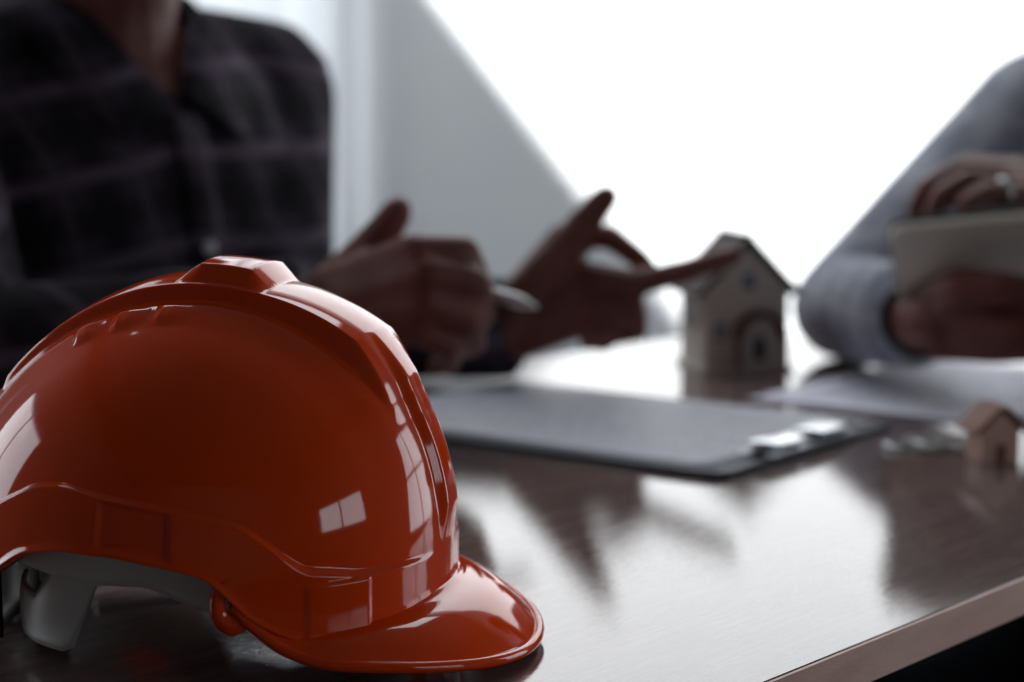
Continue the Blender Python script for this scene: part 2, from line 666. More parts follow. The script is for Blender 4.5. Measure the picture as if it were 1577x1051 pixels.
bl = thing('curtain', 'sheer white curtain hanging behind the man in the plaid shirt', 'curtain', (0, 0, 0))
obj('cloth', strip(rows, 0), M['blind'], bl, True)
obj('rail', tube([(-1.6, Y1 - 0.042, 2.31), (-0.21, Y1 - 0.042, 2.31)], 0.012, 12), M['white_trim'], bl, True)

# ------------------------------------------------------------------ table
# its near long edge runs from the lower right corner of the picture into the depth
P0 = Vector((0.115, 0.707, 0))
E = Vector((0.668, 0.744, 0)).normalized()      # along the table
NN = Vector((-0.744, 0.668, 0)).normalized()    # across, away from the camera
A0, A1, BW = -0.78, 0.90, 0.70
TT = 0.018
TRZ = math.atan2(E.y, E.x)
table = thing('table', 'glossy brown wood-grain table under the helmet, clipboard and model house', 'table', (P0.x, P0.y, 0), TRZ)
obj('tabletop', box((A0, 0.0012, TABLE_Z - TT), (A1, BW, TABLE_Z), 0.0006), M['wood_top'], table)
e_ = obj('lit_edge', box((A0, -0.0006, TABLE_Z - TT), (A1, 0.0010, TABLE_Z - 0.0003)), M['wood_edge_lit'], table)  # the board's own edge, coloured as if lit
for lx in (A0 + 0.05, A1 - 0.05):
    for ly in (0.05, BW - 0.05):
        obj('leg', box((lx - 0.02, ly - 0.02, 0), (lx + 0.02, ly + 0.02, TABLE_Z - TT - 0.001), 0.003), M['table_leg'], table)
bm = bmesh.new()
add_box(bm, (A0 + 0.03, 0.24, TABLE_Z - TT - 0.04), (A1 - 0.03, 0.26, TABLE_Z - TT - 0.001))
add_box(bm, (A0 + 0.03, BW - 0.05, TABLE_Z - TT - 0.05), (A1 - 0.03, BW - 0.03, TABLE_Z - TT - 0.001))
obj('apron', bm, M['table_leg'], table)

# ------------------------------------------------------------------ safety helmet
HC = Vector((-0.1285, 0.7615, TABLE_Z))
YAW = 0.2197
helmet = thing('safety_helmet', 'glossy orange safety helmet with short brim in the foreground', 'helmet', HC, -YAW)
# local axes: +x front, -y the side towards the camera; s = -y
AF, AR, HB, HH, NF, NR, HZ = 0.1050, 0.1065, 0.1003, 0.1005, 2.06, 1.80, 0.0476
band_t = [0, 15.5, 23, 34, 49, 55, 61.5, 74, 94, 103, 111.5, 122, 140, 160, 180]
band_z = [.0445, .0445, .045, .045, .0495, .059, .068, .0735, .0785, .0815, .080, .0715, .058, .050, .048]
rim_t = [0, 20, 40, 47.5, 54, 60, 64, 66.5, 69, 77, 88.5, 101, 111.5, 120, 140, 160, 180]
rim_z = [.0215, .0215, .0205, .0215, .0262, .0325, .040, .0455, .0495, .0535, .057, .058, .055, .046, .028, .021, .020]


def cyc(tdeg, xs, ys):
    return np.interp(np.abs(tdeg), xs, ys)


def helmet_shell(off=0.0, nt=640, nq=230, detail=True):
    # build per-column: z from the rim up to the apex
    T = np.linspace(-math.pi, math.pi, nt, endpoint=False)
    td = np.degrees(T)
    kern = np.exp(-0.5 * (np.arange(-9, 10) / 3.0) ** 2)
    kern /= kern.sum()

    def smooth(v):
        return np.convolve(np.concatenate([v[-9:], v, v[:9]]), kern, 'valid')
    zr = smooth(cyc(td, rim_t, rim_z))
    zl = smooth(cyc(td, band_t, band_z))
    a = np.where(np.cos(T) > 0, AF, AR)
    R = 1 / np.sqrt((np.cos(T) / a) ** 2 + (np.sin(T) / HB) ** 2)
    n = (NF + NR) / 2 + (NF - NR) / 2 * np.cos(T)
    V = np.linspace(0, 1, nq)
    pts = np.zeros((nq, nt, 3))
    # arc parameter: q = -1..0 the straight wall, 0..1 the dome
    for j in range(nt):
        z_end = zr[j]
        if z_end < HZ:
            q0 = -(HZ - z_end) / 0.1
        else:
            u = (z_end - HZ) / HH
            q0 = math.asin(min(1, u ** (n[j] / 2))) * 2 / math.pi
        q = q0 + (0.9995 - q0) * V
        ph = np.clip(q, 0, 1) * math.pi / 2
        r = R[j] * np.maximum(np.cos(ph), 0) ** (2 / n[j])
        z = np.where(q < 0, HZ + q * 0.1, HZ + HH * np.maximum(np.sin(ph), 0) ** (2 / n[j]))
        pts[:, j, 0] = r * math.cos(T[j])
        pts[:, j, 1] = r * math.sin(T[j])
        pts[:, j, 2] = z
    # normals
    du = np.roll(pts, -1, 1) - np.roll(pts, 1, 1)
    dv = np.gradient(pts, axis=0)
    nr = np.cross(du, dv)
    ln = np.linalg.norm(nr, axis=2, keepdims=True)
    nr = nr / np.maximum(ln, 1e-12)
    nr[-3:, :, :] = (0, 0, 1)
    f, s, z = pts[..., 0], pts[..., 1], pts[..., 2]
    az = np.abs(s)
    al = np.degrees(np.arctan2(np.maximum(z - HZ, 0) / HH, f / np.where(f > 0, AF, AR)))
    d = np.full(f.shape, off)
    if detail:
        wid = 0.0225 + 0.003 * np.sin(np.radians(np.clip(al, 0, 180)))
        ridge = np.interp(al, [30, 35, 49.5, 72, 100, 136, 140, 146], [0.0, 0.0012, 0.0086, 0.0064, 0.0056, 0.0036, 0.0032, 0.0]) * (1 - sm(wid - 0.0022, wid + 0.0022, az))
        flank = 0.0022 * (1 - sm(0.026, 0.046, az)) * sm(8, 40, al) * (1 - sm(150, 172, al))
        block = 0.0062 * (1 - lin(0.0165, 0.0225, az)) * lin(72, 76.5, al) * (1 - lin(87, 92, al))
        rear = 0.0022 * (1 - sm(wid - 0.004, wid - 0.001, az)) * lin(142, 147, al) * (1 - lin(166, 174, al))
        rib = 0.0032 * (1 - sm(0.0070, 0.0125, az)) * lin(-2, 8, al) * (1 - lin(38, 50, al)) * sm(0.020, 0.070, z)
        tdg = np.abs(td)[None, :] + 0 * z
        low = 0.0030 * (1 - sm(zl[None, :] - 0.0012, zl[None, :] + 0.0014, z)) * sm(4, 34, tdg)
        slot = -0.0014 * sm(76.5, 77.3, tdg) * (1 - sm(92, 92.8, tdg)) * (1 - sm(zl[None, :] - 0.0022, zl[None, :] - 0.0012, z)) * sm(zr[None, :] + 0.002, zr[None, :] + 0.003, z)
        lug = 0.0014 * sm(33.2, 34.2, tdg) * (1 - sm(48, 49, tdg)) * (1 - sm(0.0435, 0.0445, z))
        d = d + ridge + flank + block + rear + rib + low + slot + lug
        for k, (a0, hgt) in enumerate(((113, .0015), (102, .0015), (91, .0012))):
            d = d + hgt * lin(a0 + 3.6, a0 + 1.6, al) * lin(a0 - 6, a0 - 1, al) * sm(0.029, 0.033, az) * (1 - sm(0.037, 0.044, az))
        # soft roll at the rim
        d = d + 0.0016 * np.exp(-((z - zr[None, :]) / 0.0022) ** 2)
    return pts + nr * d[..., None], zr


def grid_mesh(name, P, cap=True, flip=False):
    nq, nt = P.shape[:2]
    verts = P.reshape(-1, 3).copy()
    verts[:, 1] *= -1          # s -> local -y
    faces = []
    for i in range(nq - 1):
        for j in range(nt):
            k = (j + 1) % nt
            q = (i * nt + j, (i + 1) * nt + j, (i + 1) * nt + k, i * nt + k)
            faces.append(q if not flip else q[::-1])
    if cap:
        top = tuple((nq - 1) * nt + j for j in range(nt))
        faces.append(top[::-1] if not flip else top)
    me = bpy.data.meshes.new(name)
    me.from_pydata(verts.tolist(), [], faces)
    me.update()
    return me


P_out, ZR = helmet_shell(0.0)
P_in, _ = helmet_shell(-0.0028, detail=False)
# close outer and inner skins into one shell
nq, nt = P_out.shape[:2]
sub = slice(None)
shell_me = grid_mesh('shell', np.concatenate([P_in[::-1], P_out], 0), cap=False)
bm = bmesh.new()
bm.from_mesh(shell_me)
bmesh.ops.recalc_face_normals(bm, faces=bm.faces)
shell = obj('shell', bm, M['plastic_orange'], helmet, True)

# brim
BA, BB, BE = 0.1413, 0.1025, 2.07


def brim_edge(t):
    c, s_ = math.cos(t), math.sin(t)
    f = BA * max(c, 0) ** (2 / BE)
    s = BB * math.copysign(abs(s_) ** (2 / BE), s_)
    z = 0.0052 + 0.0165 * (abs(s) / BB) ** 2.0
    return f, s, z


rows_top, edge = [], []
NB, NK = 120, 18
for i in range(NB + 1):
    t = -1.24 + 2.48 * i / NB
    f, s, z = brim_edge(t)
    az = math.atan2(s, f)
    a = AF
    R = 1 / math.sqrt((math.cos(az) / a) ** 2 + (math.sin(az) / HB) ** 2)
    rr = math.hypot(f, s)
    tz = float(sm(44, 64, abs(math.degrees(az))))
    rimz = float(np.interp(abs(math.degrees(az)), rim_t, rim_z))
    rr = rr * (1 - tz) + (R + 0.002) * tz
    z = z * (1 - tz) + (rimz - 0.0005) * tz
    Ri = min(R - 0.0012, rr - 0.0005)
    zi = max(0.0235 + 0.003 * math.cos(az) ** 2, rimz + 0.001)
    row = []
    for k in range(NK + 1):
        u = k / NK
        r = Ri + (rr - Ri) * u
        # leaves the shell nearly level, then droops to the edge
        zz = zi + (z - zi) * (0.55 * u + 0.45 * u * u) + 0.0035 * math.sin(math.pi * u) * math.cos(az) ** 2
        # fillet to the shell
        zz += 0.004 * math.exp(-u * (rr - Ri) / 0.002) if rr - Ri > 0.004 else 0
        row.append(Vector((r * math.cos(az), -r * math.sin(az), zz)))
    rows_top.append(row)
    edge.append(row[-1])
bm = strip(rows_top, 0)
g = bmesh.ops.solidify(bm, geom=list(bm.faces), thickness=0.0026)
bmesh.ops.recalc_face_normals(bm, faces=bm.faces)
brim = obj('brim', bm, M['plastic_orange'], helmet, True)
obj('brim_lip', tube([p + Vector((0, 0, -0.0006)) for p in edge], 0.0023, 12), M['plastic_orange'], brim, True)

# chin-strap lug with its eyelet, one on each side
for sg in (1, -1):
    th = math.radians(63.8)
    R = 1 / math.sqrt((math.cos(th) / AF) ** 2 + (math.sin(th) / HB) ** 2) + 0.0012
    c = Vector((R * math.cos(th), -sg * R * math.sin(th), 0.0390))
    nrm = Vector((math.cos(th), -sg * math.sin(th), 0))
    M4 = Matrix.Translation(c) @ nrm.to_track_quat('Z', 'Y').to_matrix().to_4x4()
    pr = [(0.0026, -0.0016), (0.0078, -0.0018), (0.0086, 0), (0.0078, 0.0018), (0.0030, 0.0016)]
    bm = bmesh.new()
    n_ = 28
    rr_ = [[bm.verts.new((r * math.cos(2 * math.pi * k / n_), r * 1.4 * math.sin(2 * math.pi * k / n_) , z)) for k in range(n_)] for r, z in pr]
    for i in range(len(rr_)):
        A_, B_ = rr_[i], rr_[(i + 1) % len(rr_)]
        for k in range(n_):
            bm.faces.new((A_[k], A_[(k + 1) % n_], B_[(k + 1) % n_], B_[k]))
    bmesh.ops.recalc_face_normals(bm, faces=bm.faces)
    bmesh.ops.transform(bm, matrix=M4, verts=bm.verts)
    obj('strap_lug', bm, M['plastic_orange'], helmet, True)

# suspension: headband, nape strap, ratchet, crown straps


def band_pt(td, z, a=0.087, b=0.080, off=0.0):
    t = math.radians(td)
    return Vector(((a + off) * math.cos(t) - 0.002, -(b + off) * math.sin(t), z))


rows = []
for i in range(0, 181):
    td = -180 + 2 * i
    t_ = abs(td)
    top = 0.062
    low = float(np.interp(t_, [0, 45, 62, 85, 105, 122, 180], [0.022, 0.022, 0.026, 0.040, 0.040, 0.042, 0.044]))
    rows.append([band_pt(td, low + (top - low) * k / 6, off=0.001 * math.sin(math.pi * k / 6)) for k in range(7)])
headband = obj('headband', strip(rows, 0.0022), M['inner_grey'], helmet, True)
for sg in (1, -1):
    rows = []
    for i in range(0, 67):
        u = i / 66
        ta = 100 + 66 * u
        td = sg * ta
        hi = float(np.interp(ta, [100, 113, 122, 132, 166], [0.056, 0.052, 0.040, 0.028, 0.028]))
        lo = float(np.interp(ta, [100, 103, 108, 113, 117, 160, 166], [0.043, 0.036, 0.022, 0.010, 0.008, 0.006, 0.008]))
        rows.append([band_pt(td, lo + (hi - lo) * k / 8, 0.076, 0.072, 0.002 + 0.0012 * math.sin(math.pi * k / 8)) for k in range(9)])
    obj('nape_strap', strip(rows, 0.002), M['inner_grey'], helmet, True)
    rows = []
    for i in range(0, 31):
        u = i / 30
        td = sg * (128 + 36 * u)
        zc = 0.055 - 0.026 * math.sin(math.pi * min(1, u * 1.1) / 2)
        rows.append([band_pt(td, zc + 0.010 * (k / 4 - 0.5), 0.072, 0.068, -0.004 * math.sin(math.pi * u)) for k in range(5)])
    obj('nape_loop', strip(rows, 0.0018), M['inner_grey'], helmet, True)
kb = lathe([(0.001, -0.006), (0.019, -0.006), (0.021, -0.004), (0.021, 0.006), (0.018, 0.009), (0.001, 0.0095)], 40)
bmesh.ops.transform(kb, matrix=Matrix.Translation((-0.099, 0.0, 0.0225)) @ Matrix.Rotation(-math.pi / 2, 4, 'Y'), verts=kb.verts)
knob = obj('ratchet_knob', kb, M['black_plastic'], helmet, True)
rows = []
for i in range(0, 25):
    td = 150 + 60 * i / 24
    rows.append([band_pt(td, 0.004 + 0.036 * k / 4, 0.0865, 0.081, 0.003) for k in range(5)])
obj('ratchet_housing', strip(rows, 0.003), M['black_plastic'], helmet, True)
for sg in (1, -1):
    rows = [[band_pt(sg * td, 0.003 + 0.040 * k / 4, 0.0865, 0.081, 0.0045) for k in range(5)] for td in (146, 147.5, 149)]
    obj('housing_edge', strip(rows, 0.002), M['inner_grey'], helmet, True)
for a in (20, 80, 140):
    pts = []
    for i in range(25):
        t = math.pi * i / 24
        r = 0.083 * math.cos(t)
        pts.append(Vector((r * math.cos(math.radians(a)), r * math.sin(math.radians(a)) * 0.92, 0.058 + 0.062 * math.sin(t))))
    obj('crown_strap', tube(pts, 0.0085, 10, flat=0.12), M['foam'], helmet, True)
rows = [[band_pt(td, 0.032 + 0.026 * k / 4, 0.087, 0.080, -0.004) for k in range(5)] for td in range(-60, 61, 4)]
obj('sweatband', strip(rows, 0.003), M['foam'], helmet, True)

# ------------------------------------------------------------------ clipboard
c0 = ground(1112, 742)
c1 = ground(1378, 660)
ux = (c1 - c0).normalized()
ang = math.atan2(ux.y, ux.x)
CW, CL = 0.239, 0.338
clip = thing('clipboard', 'navy clipboard with a printed sheet under a steel clip beside the helmet', 'clipboard', (c0.x, c0.y, TABLE_Z + 0.0004), ang)
outl = []
for cx, cy, a0 in ((CW - .012, 0.012, -90), (CW - .012, CL - .012, 0), (0.012, CL - .012, 90), (0.012, 0.012, 180)):
    for k in range(7):
        t = math.radians(a0 + 90 * k / 6)
        outl.append((cx + .012 * math.cos(t), cy + .012 * math.sin(t)))
obj('board', prism(outl, 0, 0.0042, 0.0006), M['navy_board'], clip)
M['sheet'] = print_sheet('printed_sheet', 0.224, 0.318, 30, 0.022)
# sheet: slightly bowed stack of paper, built in its own frame
def paper(name, lx, ly, matr, parent, bow=0.002, loc=(0, 0, 0), rz=0.0, n=14):
    rows = []
    for i in range(n + 1):
        u = i / n
        rows.append([Vector((lx * u, ly * v / n, bow * math.sin(math.pi * u) * 0.6 + bow * (v / n) ** 2)) for v in range(n + 1)])
    o = obj(name, strip(rows, 0.0003), matr, parent, True)
    o.location = loc
    o.rotation_euler = (0, 0, rz)
    return o


paper('sheet', 0.224, 0.318, M['sheet'], clip, 0.0012, (0.008, 0.012, 0.0050))
# lever clip: base plate, rolled lever in two halves
cl = obj('clip', box((0.062, 0.000, 0.0044), (0.182, 0.028, 0.0062), 0.0007), M['steel'], clip)
rows = []
for i in range(15):
    t = math.pi * i / 14
    rows.append([Vector((x, 0.013 - 0.0125 * math.cos(t), 0.0105 + 0.0022 * math.sin(t))) for x in (0.066, 0.085, 0.105, 0.118)])
obj('lever', strip(rows, 0.0012), M['steel'], cl, True)
rows = [[Vector((x + 0.0605, p.y, p.z)) for x, p in zip((0.066, 0.085, 0.105, 0.118), r)] for r in rows]
obj('lever', strip(rows, 0.0012), M['steel'], cl, True)
obj('hinge_pin', tube([Vector((0.060, 0.012, 0.0085)), Vector((0.184, 0.012, 0.0085))], 0.003, 12), M['steel'], cl, True)

# loose sheets on the right
M['sheet_b'] = print_sheet('loose_sheet', 0.21, 0.297, 26, 0.025, 0.88)
s1 = paper('document', 0.21, 0.297, M['sheet_b'], None, 0.0012)
s1.rotation_euler = (0, 0, math.radians(-38))
s1.location = (0.184, 1.408, TABLE_Z + 0.0008)
tag(s1, 'loose printed sheet lying between the clipboard and the hands with the tablet', 'paper')

# ------------------------------------------------------------------ model house
house = thing('model_house', 'small beige model house with dark roof and arched porch', 'model house', (0.196, 1.598, TABLE_Z), math.radians(11))
HW, HD, HWL, HR = 0.076, 0.072, 0.076, 0.116
# walls as one gabled shell
prof = [(-HW / 2, 0.004), (HW / 2, 0.004), (HW / 2, HWL), (0, HR - 0.006), (-HW / 2, HWL)]
Mg = Matrix.Translation((0, HD / 2, 0)) @ Matrix.Rotation(math.pi / 2, 4, 'X')
obj('wall', prism(prof, 0, HD, 0.0005, Mg), M['house_wall'], house)
obj('base', box((-HW / 2 - .004, -HD / 2 - .006, 0), (HW / 2 + .004, HD / 2 + .004, 0.0042), 0.0008), M['house_wall'], house)
for sg in (1, -1):
    dx, dz = HW / 2 + 0.009, (HR - HWL) * (HW / 2 + 0.009) / (HW / 2)
    a = Vector((0, 0, HR)); b = Vector((sg * dx, 0, HR - dz))
    nrm = Vector((sg * dz, 0, dx)).normalized() * 0.004
    bm = bmesh.new()
    q = []
    for y in (-HD / 2 - 0.008, HD / 2 + 0.006):
        q.append([bm.verts.new(p + Vector((0, y, 0))) for p in (a - nrm * 0.6, b - nrm * 0.6, b + nrm * 0.5, a + nrm * 0.5)])
    for k in range(4):
        bm.faces.new((q[0][k], q[0][(k + 1) % 4], q[1][(k + 1) % 4], q[1][k]))
    bm.faces.new(q[0]); bm.faces.new(q[1])
    bmesh.ops.recalc_face_normals(bm, faces=bm.faces)
    rf = obj('roof_slope', bm, M['house_roof'], house)
    for i in range(7):
        u0 = (i + 0.0) / 7
        p = a.lerp(b, u0) + nrm * 0.5
        p2 = a.lerp(b, (i + 1) / 7) + nrm * 0.5
        up = nrm.normalized()
        bm = bmesh.new()
        vv = []
        for y in (-HD / 2 - 0.0085, HD / 2 + 0.0065):
            vv.append([bm.verts.new(v + Vector((0, y, 0))) for v in (p, p2, p2 + up * 0.0013, p + up * 0.0002)])
        for k in range(4):
            bm.faces.new((vv[0][k], vv[0][(k + 1) % 4], vv[1][(k + 1) % 4], vv[1][k]))
        bm.faces.new(vv[0]); bm.faces.new(vv[1])
        bmesh.ops.recalc_face_normals(bm, faces=bm.faces)
        obj('shingle_row', bm, M['house_roof'], rf)
obj('ridge_cap', tube([(0, -HD / 2 - 0.009, HR + 0.002), (0, HD / 2 + 0.007, HR + 0.002)], 0.0028, 10), M['house_roof'], house)
# arched porch hood, door with a pale round-headed surround
yf = -HD / 2
arc = lambda r, z0, a0, a1, n, cx=0.010: [(cx + r * math.cos(math.radians(a0 + (a1 - a0) * i / n)), z0 + r * math.sin(math.radians(a0 + (a1 - a0) * i / n))) for i in range(n + 1)]
CXD = 0.011


def front_prism(outl, depth, y0=yf, bev=0.0):
    return prism(outl, 0, depth, bev, Matrix.Translation((0, y0, 0)) @ Matrix.Rotation(math.pi / 2, 4, 'X'))


hood = arc(0.0235, 0.030, 0, 180, 18, CXD) + arc(0.0185, 0.030, 180, 0, 18, CXD)
obj('porch_hood', front_prism(hood, 0.014), M['porch'], house)
for sg in (-1,):
    obj('porch_post', box((CXD + sg * 0.021 - 0.0022, yf - 0.013, 0.004), (CXD + sg * 0.021 + 0.0022, yf - 0.009, 0.031), 0.0004), M['porch'], house)
    obj('porch_post', box((CXD + 0.021 - 0.0022, yf - 0.013, 0.004), (CXD + 0.021 + 0.0022, yf - 0.009, 0.031), 0.0004), M['house_wall'], house)
sur = [(CXD - 0.014, 0.004)] + [(CXD + 0.014, 0.004)] + arc(0.014, 0.027, 0, 180, 16, CXD)
obj('door_surround', front_prism(sur, 0.0030), M['house_trim'], house)
dr = [(CXD - 0.0055, 0.0105)] + [(CXD + 0.0055, 0.0105)] + arc(0.0055, 0.026, 0, 180, 12, CXD)
dd = obj('door', front_prism(dr, 0.0042), M['house_door'], house)
kn = bmesh.new()
ball(kn, (CXD + 0.0035, yf - 0.0047, 0.019), 0.0008, 1)
obj('door_knob', kn, M['steel'], dd)


def mini_window(cx, cz, w, h, face):
    """face 'f' front, 'l' left side"""
    def place(lo, hi, bev=0.0):
        if face == 'f':
            return box((cx + lo[0], yf - hi[1], cz + lo[2]), (cx + hi[0], yf - lo[1], cz + hi[2]), bev)
        sgx = -1 if face == 'l' else 1
        xa, xb = sgx * (HW / 2 + lo[1]), sgx * (HW / 2 + hi[1])
        return box((min(xa, xb), cx + lo[0], cz + lo[2]), (max(xa, xb), cx + hi[0], cz + hi[2]), bev)
    fr_ = obj('window', place((-w / 2 - .0018, -0.001, -h / 2 - .0018), (w / 2 + .0018, 0.0014, h / 2 + .0018), 0.0003), M['house_trim'], house)
    for i in (-1, 1):
        for j in (-1, 1):
            a = (i * w / 4 - w / 4 + 0.0004, 0.0010, j * h / 4 - h / 4 + 0.0004)
            b = (i * w / 4 + w / 4 - 0.0004, 0.0020, j * h / 4 + h / 4 - 0.0004)
            obj('pane', place(a, b), M['house_glass'], fr_)


mini_window(0.001, 0.079, 0.013, 0.015, 'f')
mini_window(-0.024, 0.036, 0.011, 0.016, 'f')
mini_window(-0.016, 0.046, 0.014, 0.018, 'l')
mini_window(0.016, 0.046, 0.014, 0.018, 'l')
mini_window(0.0, 0.046, 0.016, 0.018, 'r')

# ------------------------------------------------------------------ little wooden house key fob with keys
g0 = ground(1533, 712)
fob = thing('house_key_fob', 'tiny wooden house key fob with red-brown roof beside the keys', 'key fob', (g0.x, g0.y + 0.008, TABLE_Z), math.radians(14))
fw, fd, fh, fr_h = 0.026, 0.022, 0.022, 0.034
Mg = Matrix.Translation((0, fd / 2, 0)) @ Matrix.Rotation(math.pi / 2, 4, 'X')
obj('body', prism([(-fw / 2, 0), (fw / 2, 0), (fw / 2, fh), (0, fr_h), (-fw / 2, fh)], 0, fd, 0.0006, Mg), M['wood_pink'], fob)
for sg in (1, -1):
    dx, dz = fw / 2 + 0.004, (fr_h - fh) * (fw / 2 + 0.004) / (fw / 2)
    a = Vector((0, 0, fr_h + 0.0004)); b = Vector((sg * dx, 0, fr_h - dz + 0.0004))
    nrm = Vector((sg * dz, 0, dx)).normalized() * 0.0036
    bm = bmesh.new()
    q = []
    for y in (-fd / 2 - 0.003, fd / 2 + 0.003):
        q.append([bm.verts.new(p + Vector((0, y, 0))) for p in (a, b, b + nrm, a + nrm)])
    for k in range(4):
        bm.faces.new((q[0][k], q[0][(k + 1) % 4], q[1][(k + 1) % 4], q[1][k]))
    bm.faces.new(q[0]); bm.faces.new(q[1])
    bmesh.ops.recalc_face_normals(bm, faces=bm.faces)
    obj('roof_slope', bm, M['wood_roof'], fob)
obj('door', box((-0.0035, -fd / 2 - 0.0008, 0.0005), (0.0035, -fd / 2 + 0.001, 0.012), 0.0003), M['wood_roof'], fob)

kr = ground(1392, 690)
ring = thing('key_ring', 'steel split ring lying at the corner of the clipboard', 'key ring', (kr.x, kr.y, TABLE_Z))
n_ = 40
obj('split_ring', tube([(0.013 * math.cos(2 * math.pi * k / n_), 0.013 * math.sin(2 * math.pi * k / n_), 0.0022) for k in range(n_)], 0.0012, 10, True), M['steel'], ring, True)
for ci in range(5):
    bm = bmesh.new()
    c = Vector((0.013 + 0.006 + 0.0085 * ci, -0.001 * ci, 0.0022))
    pts = []
    for k in range(20):
        t = 2 * math.pi * k / 20
        v = Vector((0.0058 * math.cos(t), 0.0032 * math.sin(t), 0))
        if ci % 2:
            v = Vector((v.x, 0, v.y * 0.5))
        pts.append(c + v)
    add_tube(bm, pts, 0.0007, 8, True)
    obj('chain_link', bm, M['steel'], ring, True)


def key(loc, rz, label):
    k = thing('door_key', label, 'key', loc, rz, 'keys on the ring')
    pr = lathe([(0.0045, 0), (0.0105, 0), (0.0110, 0.0004), (0.0110, 0.0018), (0.0105, 0.0022), (0.0045, 0.0022)], 28)
    obj('bow', pr, M['key_metal'], k)
    bm = bmesh.new()
    out_ = [(0.0095, -0.0026), (0.040, -0.0026), (0.0425, 0.0), (0.040, 0.0026)]
    x = 0.037
    while x > 0.018:
        out_ += [(x, 0.0026), (x - 0.0015, 0.0008), (x - 0.003, 0.0026)]
        x -= 0.0042
    out_ += [(0.0095, 0.0026)]
    obj('blade', prism(out_, 0.0002, 0.0020), M['key_metal'], k)


key(ground(1425, 695) + Vector((0, 0, 0.0004)), math.radians(-8), 'dark metal door key lying between the ring and the little wooden house')
key(ground(1418, 679) + Vector((0, 0, 0.0004)), math.radians(18), 'dark metal door key behind the one between ring and little house')


# ------------------------------------------------------------------ people
def to_local(o, me):
    """move a world-space mesh into the frame of its (unrotated or rotated) root"""
    me.transform(o.matrix_world.inverted())


def person_root(label, centre, facing):
    f = Vector(facing).normalized()
    e = Vector((-f.y, f.x, 0))            # the person's left
    rz = math.atan2(e.y, e.x)             # local x = their left
    o = thing('person', label, 'person', (centre[0], centre[1], 0), rz)
    o.matrix_world = Matrix.Translation((centre[0], centre[1], 0)) @ Matrix.Rotation(rz, 4, 'Z')
    return o, e, f


def put(root, name, me, material, parent=None, smooth=True):
    if isinstance(me, bmesh.types.BMesh):
        b = me
        me = bpy.data.meshes.new(name)
        b.to_mesh(me)
        b.free()
    me.transform(root.matrix_world.inverted())
    return obj(name, me, material, parent or root, smooth)


def hand(bm, wrist, meta, fingers, thumb, rw=0.026):
    """explicit joints: meta = four carpal starts, fingers = four lists MCP..tip, thumb list"""
    for i in range(4):
        f = fingers[i]
        k = (1.0, 1.05, 0.98, 0.86)[i]
        chain(bm, [meta[i], f[0]], [0.0155, 0.0130 * k])
        chain(bm, f, [0.0122 * k, 0.0104 * k, 0.0091 * k, 0.0076 * k])
    for i in range(3):
        chain(bm, [(meta[i] + meta[i + 1]) / 2, (fingers[i][0] + fingers[i + 1][0]) / 2], [0.0150, 0.0120])
    chain(bm, [wrist, sum(meta, Vector()) / 4], [rw, 0.024])
    chain(bm, thumb, [0.0185, 0.0150, 0.0130, 0.0106])
    chain(bm, [thumb[0], sum(meta, Vector()) / 4], [0.0175, 0.02])
    chain(bm, [thumb[1], (meta[0] + fingers[0][0]) / 2], [0.0105, 0.0135])


def head(bm, c, f, e, k=1.0):
    """skull, jaw, nose, ears, brow and lips as raw volumes; c = head centre"""
    up = Vector((0, 0, 1))
    R = Matrix((e, -f, up)).transposed().to_4x4()     # local x = left, -y = forward

    def b(p, r):
        q = c + e * p[0] * k + f * p[1] * k + up * p[2] * k
        bmesh.ops.create_icosphere(bm, subdivisions=3, radius=1.0,
                                   matrix=Matrix.Translation(q) @ R @ Matrix.Diagonal((r[0] * k, r[1] * k, r[2] * k, 1)))
    b((0, -0.010, 0.030), (0.076, 0.094, 0.090))
    b((0, 0.020, -0.030), (0.062, 0.070, 0.075))
    b((0, 0.045, -0.080), (0.040, 0.042, 0.034))
    b((0, 0.092, -0.022), (0.013, 0.018, 0.024))
    b((0, 0.078, 0.006), (0.010, 0.018, 0.022))
    b((0, 0.074, 0.022), (0.052, 0.018, 0.010))
    b((0, 0.080, -0.060), (0.026, 0.012, 0.006))
    b((0, 0.079, -0.071), (0.022, 0.012, 0.007))
    for s in (1, -1):
        b((s * 0.077, -0.004, -0.004), (0.009, 0.022, 0.034))
        b((s * 0.036, 0.062, -0.020), (0.024, 0.022, 0.022))


def face_parts(root, c, f, e, hairmat):
    up = Vector((0, 0, 1))
    R = Matrix((e, -f, up)).transposed().to_4x4()
    for s in (1, -1):
        bm = bmesh.new()
        ball(bm, c + e * s * 0.031 + f * 0.0735 + up * 0.003, 0.0115, 2)
        ey = put(root, 'eye', bm, M['button'])
        bm = bmesh.new()
        ball(bm, c + e * s * 0.031 + f * 0.0795 + up * 0.002, 0.0064, 2)
        put(root, 'iris', bm, M['hair'], ey)
        bm = bmesh.new()
        chain(bm, [c + e * s * 0.016 + f * 0.088 + up * 0.026, c + e * s * 0.034 + f * 0.086 + up * 0.030, c + e * s * 0.050 + f * 0.074 + up * 0.025], [0.0035, 0.0042, 0.0025])
        put(root, 'eyebrow', bm, hairmat)
    bm = bmesh.new()
    for p, r in (((0, -0.020, 0.050), (0.083, 0.096, 0.082)), ((0, -0.050, 0.0), (0.080, 0.068, 0.075))):
        q = c + e * p[0] + f * p[1] + up * p[2]
        bmesh.ops.create_icosphere(bm, subdivisions=3, radius=1.0, matrix=Matrix.Translation(q) @ R @ Matrix.Diagonal((*r, 1)))
    put(root, 'hair', fuse(bm, 0.006, 2), hairmat)


